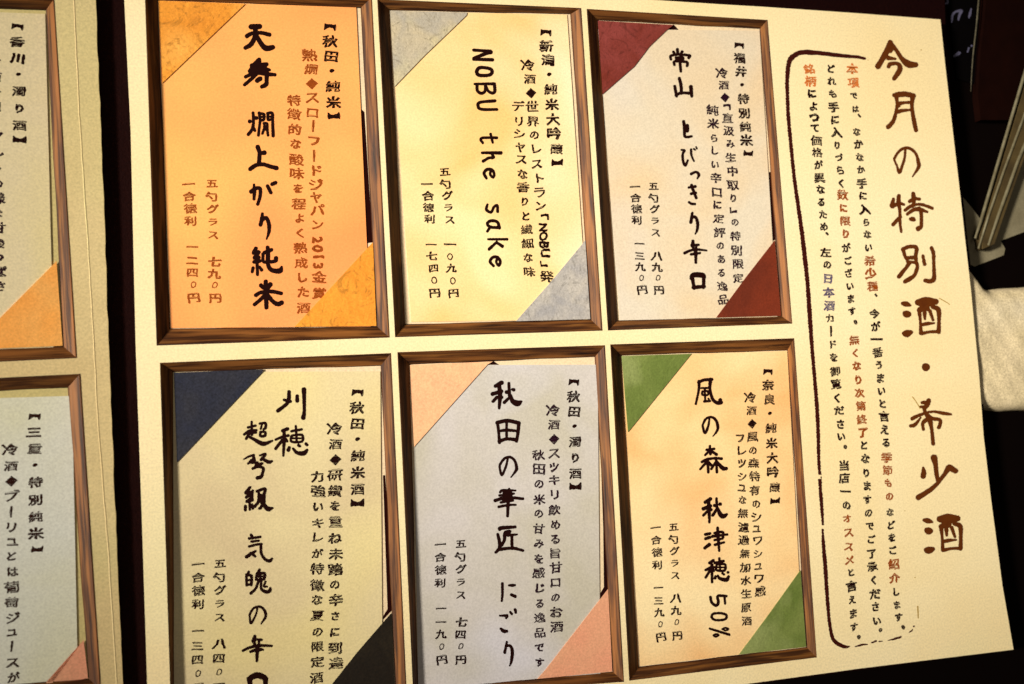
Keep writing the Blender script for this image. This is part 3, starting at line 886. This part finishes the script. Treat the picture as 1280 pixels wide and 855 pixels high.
bd = '''55: 1081,73,3 1070,71.2,4.4 1040,68.2,5.2 1015,65.6,6 1002,65.6,6.4 992,70,6.6 986.3,78,6.2 983.9,100,5 984.4,122,4.6 985.4,146,4.8 989,185,4.6 992.8,222.5,4.6 997.5,256,5 1002.4,291,5.4 1006,322,5.8 1009.3,353,5.2 1012,392,5.8 1014.8,432,4.8 1018,470,4.6 1021.3,511,5 1022.8,545,4.6 1023.3,571,4.2 1024.4,592,3.6
4: 1024.3,600,3.4 1026.5,625,4.6 1028.6,655,3
4: 1028.2,662,2.6 1029.5,684,4.6 1031.8,711,5.2 1033.4,740,4.4 1035.6,768,4 1038.4,788,4.4 1042,800,4.6 1050,806.4,5 1057,808.6,4 1062,807.8,1
2: 1026.2,590,1 1028,640,1.4
2: 1032.8,700,1 1038,782,1.6
3: 1069,808.6,1.4 1076,806.4,3 1084,805.4,1.4
3: 1090,803,1.8 1095,801.6,2.6
2: 1099,801.8,2 1103,801.4,1.4
3: 1110,800.6,1 1119,798.4,2.8 1126,796.4,2.6
2: 1136.5,790.5,1.4 1140.5,787.5,2.4
2: 1142.3,783,2.2'''
bd = bd.replace('55:', '5:')
lettering('notice_border', [(0, 0, 1, bd)], plain('border_ink', srgb(46, 8, 4), 0.7, 0.1, alt=srgb(66, 18, 8), scale=800), book, 0.03, step=0.5, rag=0.28)
lettering('pen_tick', [(0, 0, 1, '1.4: 1147.2,758,1.6 1147.8,772.6,1.2')], INKY, book, 0.03, step=0.3, rag=0.05)
for sp in ('0.7: 1174,372.8,0.7 1180,376,0.6 1187,380.4,0.5', '0.8: 1140.6,496,0.7 1146,503.5,0.9 1150,510.5,0.6'):
    lettering('stray_hair', [(0, 0, 1, sp)], INKY, book, 0.035, step=0.18, rag=0.03)
for sp in ('1: 1151.4,62.5,1.6', '1: 1085,75.2,1.2', '1: 1143.8,722,1.4', '1: 1131,638.6,1.1', '1: 1060,90.4,1'):
    lettering('paper_speck', [(0, 0, 1, sp)], INKY, book, 0.03, step=0.18, rag=0.05)

# ------------------------------------------------------------------ the paper cards, each tucked under its two pockets
def card(label, pts, mat, surf, name_gl, heading, tasting, price, tmat, pmat, name_mat, extra=None):
    top = P(pts, -DEPTH + 0.16, surf)
    # a faint curl: split the card into a fine grid
    n = 14; V = []; Fs = []
    for i in range(n + 1):
        for j in range(n + 1):
            u, v = i / n, j / n
            p = lerp(lerp(top[0], top[1], u), lerp(top[3], top[2], u), v)
            V.append(p)
    for i in range(n):
        for j in range(n):
            a = i * (n + 1) + j; Fs.append([a, a + 1, a + n + 2, a + n + 1])
    b0 = len(V)
    for p in top: V += [p, p - np.array([0, 0, 0.2])]
    for k in range(4):
        m = (k + 1) % 4; Fs.append([b0 + 2 * k, b0 + 2 * k + 1, b0 + 2 * m + 1, b0 + 2 * m])
    c = mesh('menu_card', V, Fs, mat, loc=top.mean(axis=0))
    tag(c, label, 'menu card', 'paper cards tucked into the wooden frames of the menu')
    h = -DEPTH + 0.185
    if name_gl: lettering('name_lettering', name_gl, name_mat, c, h, surf, step=0.34, fat=0.5)
    cols('heading_lettering', heading, name_mat, c, h, surf, bold=0.060, seed=21)
    cols('tasting_lettering', tasting, tmat, c, h, surf, bold=0.048, seed=22)
    if price: cols('price_lettering', price, pmat, c, h, surf, bold=0.052, seed=23)
    if extra: cols('tinted_lettering', extra[0], extra[1], c, h + 0.01, surf, bold=0.062, seed=24)
    return c
CARD = {
 'A1': paper('orange_card_paper', srgb(255, 166, 98), alt=srgb(248, 148, 84), blot=srgb(255, 186, 104), mottle=22, amt=0.9, fibre=0.14, tooth=0.045),
 'B1': paper('cream_card_paper', srgb(247, 224, 170), alt=srgb(246, 196, 124), blot=srgb(250, 240, 206), mottle=26, amt=1.0, fibre=0.14, tooth=0.045),
 'C1': paper('blush_card_paper', srgb(220, 208, 188), alt=srgb(224, 198, 160), blot=srgb(216, 206, 200), mottle=26, amt=0.9, fibre=0.14, tooth=0.045),
 'A2': paper('straw_card_paper', srgb(226, 210, 164), alt=srgb(212, 192, 154), blot=srgb(232, 214, 144), mottle=26, amt=0.9, fibre=0.14, tooth=0.045),
 'B2': paper('lilac_card_paper', srgb(204, 198, 198), alt=srgb(192, 186, 172), blot=srgb(212, 210, 226), mottle=30, amt=1.0, fibre=0.14, tooth=0.045),
 'C2': paper('buff_card_paper', srgb(247, 212, 156), alt=srgb(240, 184, 122), blot=srgb(249, 226, 178), mottle=28, amt=1.0, fibre=0.14, tooth=0.045),
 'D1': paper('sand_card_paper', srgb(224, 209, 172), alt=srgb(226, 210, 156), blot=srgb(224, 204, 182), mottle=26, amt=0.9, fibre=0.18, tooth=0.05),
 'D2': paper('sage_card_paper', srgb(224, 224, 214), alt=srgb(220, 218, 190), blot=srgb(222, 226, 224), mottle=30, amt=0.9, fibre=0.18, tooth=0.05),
}
card('orange card with eight bold black brush characters between ochre paper corners', [(197.7, 0.6), (445.2, 9.4), (463.2, 408), (213.6, 410)], CARD['A1'], 'R', N_TENJU,
     [('【秋田・純米】', 412.2, 34, 417.8, 144, 18.5)],
     [('熱燗◆スローフードジャパン', 387.5, 68, 397, 281, 18), ('2013金賞', 397.2, 300, 398.6, 367, 17.5), ('特徴的な酸味を程よく熟成した酒', 366.9, 124.6, 380, 384, 18)],
     [('五勺グラス', 264.4, 229.6, 266.4, 293, 14.5), ('七九〇円', 268, 326.6, 269, 372, 15), ('一合徳利', 236, 229.6, 238.7, 276, 15), ('一二四〇円', 240, 309, 241.8, 372, 15)], INKR, INKR, INK)
card('cream yellow card with large Latin brush words running down it between grey paper corners', [(488, 14), (708.8, 18.2), (734.6, 399.3), (514, 402.4), (503.6, 271)][:4], CARD['B1'], 'R', N_LATIN,
     [('【新潟・純米大吟醸】', 682, 41, 696.3, 202, 18)],
     [('冷酒◆世界のレストラン', 660, 80.5, 676, 257.5, 16.8), ('「NOBU」', 678.6, 272, 681.6, 329, 16.5), ('発', 682.9, 346, 682.9, 346, 17), ('デリシャスな香りと繊細な味', 647, 133, 662, 339.5, 16.8)],
     [('五勺グラス', 555.5, 215, 562, 274, 14.5), ('一〇九〇円', 562, 305, 567, 365.7, 14.5), ('一合徳利', 533.8, 230, 536.8, 274, 14.5), ('一七四〇円', 538.9, 305, 543.9, 365.7, 14.5)], INK, INK, INK)
card('pale blush card ending in a bold square character, between dark red paper corners', [(747.6, 36.4), (949.4, 38.2), (971.6, 396), (774.6, 400.4)], CARD['C1'], 'R', N_JOZAN,
     [('【福井・特別純米】', 923.7, 57, 934.7, 191, 16.5)],
     [('冷酒◆「', 902.5, 90.5, 907, 134.5, 15.5), ('直汲み生', 909.6, 147.4, 913.6, 196.5, 15.5), ('中取り」の特別限定', 915, 213.5, 923, 347, 15.5), ('純米らしい辛口に定評のある逸品', 890, 138, 904.5, 374.7, 15.8)],
     [('五勺グラス', 816.5, 233, 819.5, 290, 13.8), ('八九〇円', 821, 319.4, 823.6, 362, 14), ('一合徳利', 794, 233, 796.4, 275, 14), ('一三九〇円', 799, 305, 802.4, 362, 14)], INKP, INK, INK)
card('straw coloured card between navy and black paper corners, its large characters in two staggered columns', [(216.4, 465.2), (475.3, 464.2), (478.4, 868), (217.4, 878)], CARD['A2'], 'R', N_KARIHO,
     [('【秋田・純米酒】', 446.6, 491, 447.6, 628.7, 18.5)],
     [('冷酒◆研鑽を重ね未踏の辛さに到達', 418.6, 535, 419.4, 829, 18), ('力強いキレが特徴な夏の限定酒', 397, 595, 396.6, 847, 18)],
     [('五勺グラス', 274.5, 704.7, 274.5, 771, 15), ('八四〇円', 274.4, 804, 274, 859, 15.5), ('一合徳利', 248, 704.7, 248, 755, 15.5), ('一三四〇円', 247.2, 789, 247.2, 860, 15.5)], INK, INK, INK)
card('lilac grey card with eight large characters between salmon paper corners', [(516, 456.4), (747, 455.8), (750.4, 842.6), (523, 861.5)], CARD['B2'], 'R', N_AKITA,
     [('【秋田・濁り酒】', 717, 478, 720, 608, 17.5)],
     [('冷酒◆スッキリ飲める旨甘口のお酒', 691.5, 512, 695.5, 783, 17), ('秋田の米の甘みを感じる逸品です', 673, 568, 675, 828, 17)],
     [('五勺グラス', 575.6, 680, 576, 743, 14.5), ('七四〇円', 576.6, 777, 576, 824, 14.5), ('一合徳利', 550.7, 680, 550.7, 728.5, 14.5), ('一一九〇円', 551, 761, 552, 824.5, 14.5)], INKP, INK, INK)
card('buff card with a large percent sign low on it, between leaf green paper corners', [(777.2, 444.9), (984, 438.5), (1004, 809), (800.6, 832.6)], CARD['C2'], 'R', N_KAZE,
     [('【奈良・純米大吟醸】', 959.6, 465, 968.7, 625, 16.5)],
     [('冷酒◆風の森特有のシュワシュワ感', 938, 496, 950, 739, 15.6), ('フレッシュな無濾過無加水生原酒', 925.5, 547, 934, 776, 15.6)],
     [('五勺グラス', 841.6, 659, 844, 718.6, 13.8), ('八九〇円', 845, 747, 846.6, 793.9, 14), ('一合徳利', 819.7, 659, 822, 706, 14), ('一三九〇円', 822.7, 735, 826, 796, 14)], INK, INK, INK)
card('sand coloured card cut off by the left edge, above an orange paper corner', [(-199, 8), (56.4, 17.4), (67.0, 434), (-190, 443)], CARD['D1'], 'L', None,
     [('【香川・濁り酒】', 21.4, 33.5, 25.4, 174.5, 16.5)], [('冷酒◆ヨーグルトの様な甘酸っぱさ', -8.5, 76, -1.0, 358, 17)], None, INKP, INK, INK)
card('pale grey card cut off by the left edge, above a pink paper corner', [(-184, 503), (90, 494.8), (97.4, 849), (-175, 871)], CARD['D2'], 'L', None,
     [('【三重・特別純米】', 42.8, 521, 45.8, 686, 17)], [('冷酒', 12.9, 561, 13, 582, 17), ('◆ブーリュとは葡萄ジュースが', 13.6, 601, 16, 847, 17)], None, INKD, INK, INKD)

# ------------------------------------------------------------------ around the menu: towel, folded paper, dark tray and box
def slab(name, top_line, bot_line, z0, h, mat, nu=46, nv=40, bump=0.22, seed=5, hm=-1.5):
    tl = np.array(samp(top_line, nu)); bl = np.array(samp(bot_line, nu)); rs = np.random.RandomState(seed); ph = rs.uniform(0, 6, 6)
    V = []; Fs = []
    for i in range(nu):
        for j in range(nv):
            v = j / (nv - 1); u = i / (nu - 1)
            vv = 0.5 - 0.5 * math.cos(math.pi * v)
            p = P(lerp(tl[i], bl[i], vv), hm)[0]
            e = max(0.0, 1 - abs(2 * vv - 1) ** 9) ** 0.5
            eu = max(0.0, 1 - abs(2 * u - 1) ** 40) ** 0.5
            z = z0 + h * e * eu + e * bump * (math.sin(p[0] * .31 + ph[0]) * math.sin(p[1] * .27 + ph[1]) + 0.5 * math.sin(p[0] * .8 + p[1] * .5 + ph[2])) + e * rs.uniform(-.05, .05)
            V.append((p[0] + (1 - e) * 0 + rs.uniform(-.04, .04), p[1] + rs.uniform(-.06, .06), z))
    for i in range(nu - 1):
        for j in range(nv - 1):
            a = i * nv + j; Fs.append([a, a + 1, a + nv + 1, a + nv])
    return mesh(name, V, Fs, mat, loc=(np.mean([p[0] for p in V]), np.mean([p[1] for p in V]), z0), smooth=True)
TERRY = paper('terry_cloth', srgb(226, 208, 172), alt=srgb(204, 188, 150), blot=srgb(232, 218, 190), mottle=60, amt=0.9, fibre=0.25, tooth=0.12, bump=1.0, rough=0.95, spec=0.05)
tw = slab('hand_towel', [(1196, 318), (1206, 326), (1218, 333), (1226, 343), (1233, 354), (1243, 360.5), (1262, 358), (1300, 356), (1420, 352)],
          [(1196, 506), (1215, 511), (1240, 511), (1262, 514), (1290, 512.6), (1330, 513), (1420, 516)], zt, 6.2, TERRY)
tag(tw, 'folded off white terry towel on the dark table beyond the menu\'s right edge', 'towel')
PAPERW = paper('wrapper_paper', srgb(128, 120, 98), alt=srgb(110, 102, 80), mottle=90, amt=0.8, fibre=0.1)
PAPERF = paper('wrapper_fold_paper', srgb(112, 106, 84), alt=srgb(84, 76, 54), mottle=160, amt=0.9, fibre=0.2)
PAPERB = paper('wrapper_brown_paper', srgb(80, 66, 38), alt=srgb(60, 48, 28), mottle=120, amt=0.9, fibre=0.2)
wr = empty('folded_paper_wrapper', tuple(P((1245, 290), -7.9)[0]))
tag(wr, 'folded grey white paper wrapper with a ribbed brown edge, above the towel', 'paper wrapper')
prism('sheet', P([(1198, 240), (1212, 256), (1231, 281), (1262, 226), (1320, 130), (1340, 280), (1281, 289.6), (1251, 301), (1256.5, 311), (1254.6, 319), (1225, 330.5), (1219, 333), (1205, 328)], zt + 0.45)[::-1], 0.35, PAPERW, wr)
prism('ribbed_edge', P([(1232, 276), (1250, 215), (1280, 113), (1310, 10), (1330, 60), (1300, 150), (1280, 198), (1256, 266), (1243, 305), (1229, 311), (1225, 294)], -4.0)[::-1], 3.4, PAPERB, wr)
def tube(name, pts, rads, z, mat, parent, seg=10, flat=0.6):
    q = P(pts, -1); V = []; Fs = []
    for i, p in enumerate(q):
        d = q[min(i + 1, len(q) - 1)] - q[max(i - 1, 0)]; d /= np.linalg.norm(d); nn = np.array([-d[1], d[0], 0]); r = rads[i]
        for k in range(seg):
            a = 2 * math.pi * k / seg; V.append((*(p[:2] + nn[:2] * r * math.cos(a)), z[i] + r * flat * math.sin(a)))
        if i:
            for k in range(seg):
                a = i * seg; Fs.append([a + k, a + (k + 1) % seg, a - seg + (k + 1) % seg, a - seg + k])
    Fs.append(list(range(seg))); Fs.append(list(range((len(q) - 1) * seg, len(q) * seg))[::-1])
    return mesh(name, V, Fs, mat, parent, smooth=True)
for pts, r in (([(1226.5, 296), (1233, 276), (1251, 215), (1281, 114), (1311, 12)], 0.55), ([(1230.5, 309), (1243, 268), (1262, 212), (1290, 136), (1318, 60)], 0.45), ([(1243, 305), (1256, 266), (1280, 199), (1300, 151), (1328, 70)], 0.6)):
    tube('fold', pts, [r * 0.7] + [r] * 4, [-4.0] * 5, PAPERF, wr, flat=1.0)
LACQ = plain('black_lacquer', srgb(7, 3, 3), 0.4, 0.3, alt=srgb(12, 4, 4), scale=300)
bx = empty('lacquer_box', tuple(P((1260, 40), -7)[0]))
tag(bx, 'dark brown lacquer box with a pale worn edge at the upper right', 'box')
prism('lid', P([(1234, -30), (1231, 22), (1225.6, 66), (1222.4, 120), (1226, 150), (1292, 150), (1330, -30)], -5)[::-1], 2.9, plain('brown_lacquer', srgb(24, 6, 3), 0.8, 0.03, alt=srgb(10, 2, 1), scale=160), bx)
q = [(1235, -28), (1231.8, 10), (1229.9, 30), (1227, 55), (1225.8, 66), (1224, 92), (1223.2, 110)]
tube('worn_edge', q, [0.35, 0.35, 0.3, 0.28, 0.24, 0.18, 0.1], [-4.9] * 7, plain('worn_edge_wood', srgb(104, 98, 78), 0.6, 0.3, alt=srgb(34, 28, 18), scale=500), bx, seg=6)
pk = prism('black_packet', P([(1180, -40), (1227, -40), (1219, 105), (1196, 98)], -7.2)[::-1], 0.7, plain('black_film', srgb(3, 2, 3), 0.6, 0.04, alt=srgb(5, 3, 3), scale=200))
tag(pk, 'black packet with faint bluish white marks, between the menu corner and the lacquer box', 'packet')
MARK = plain('painted_reflection', srgb(104, 102, 132), 0.6, 0.3, alt=srgb(40, 38, 52), scale=1200)  # bluish reflections on the packet, painted as flat pale marks
for sp_ in ('2.6: 1189.6,27.6,2 1190.6,19,3 1195,14.6,2.6 1201.4,13.6,3.6 1199.6,18,3.4 1198,24.6,2.2', '2.8: 1214,11,1.6 1212.6,17,3.2 1211.2,22,2', '4: 1193,70,3 1198.6,66.4,4.4', '2: 1209.4,65,1.8 1211,60,2.4', '2: 1214.6,57.4,2.6', '2: 1177,4.6,1 1184,4,2.4 1184.6,0,2.6'):
    lettering('reflection_mark', [(0, 0, 1, sp_)], MARK, pk, -7.17, step=0.3)
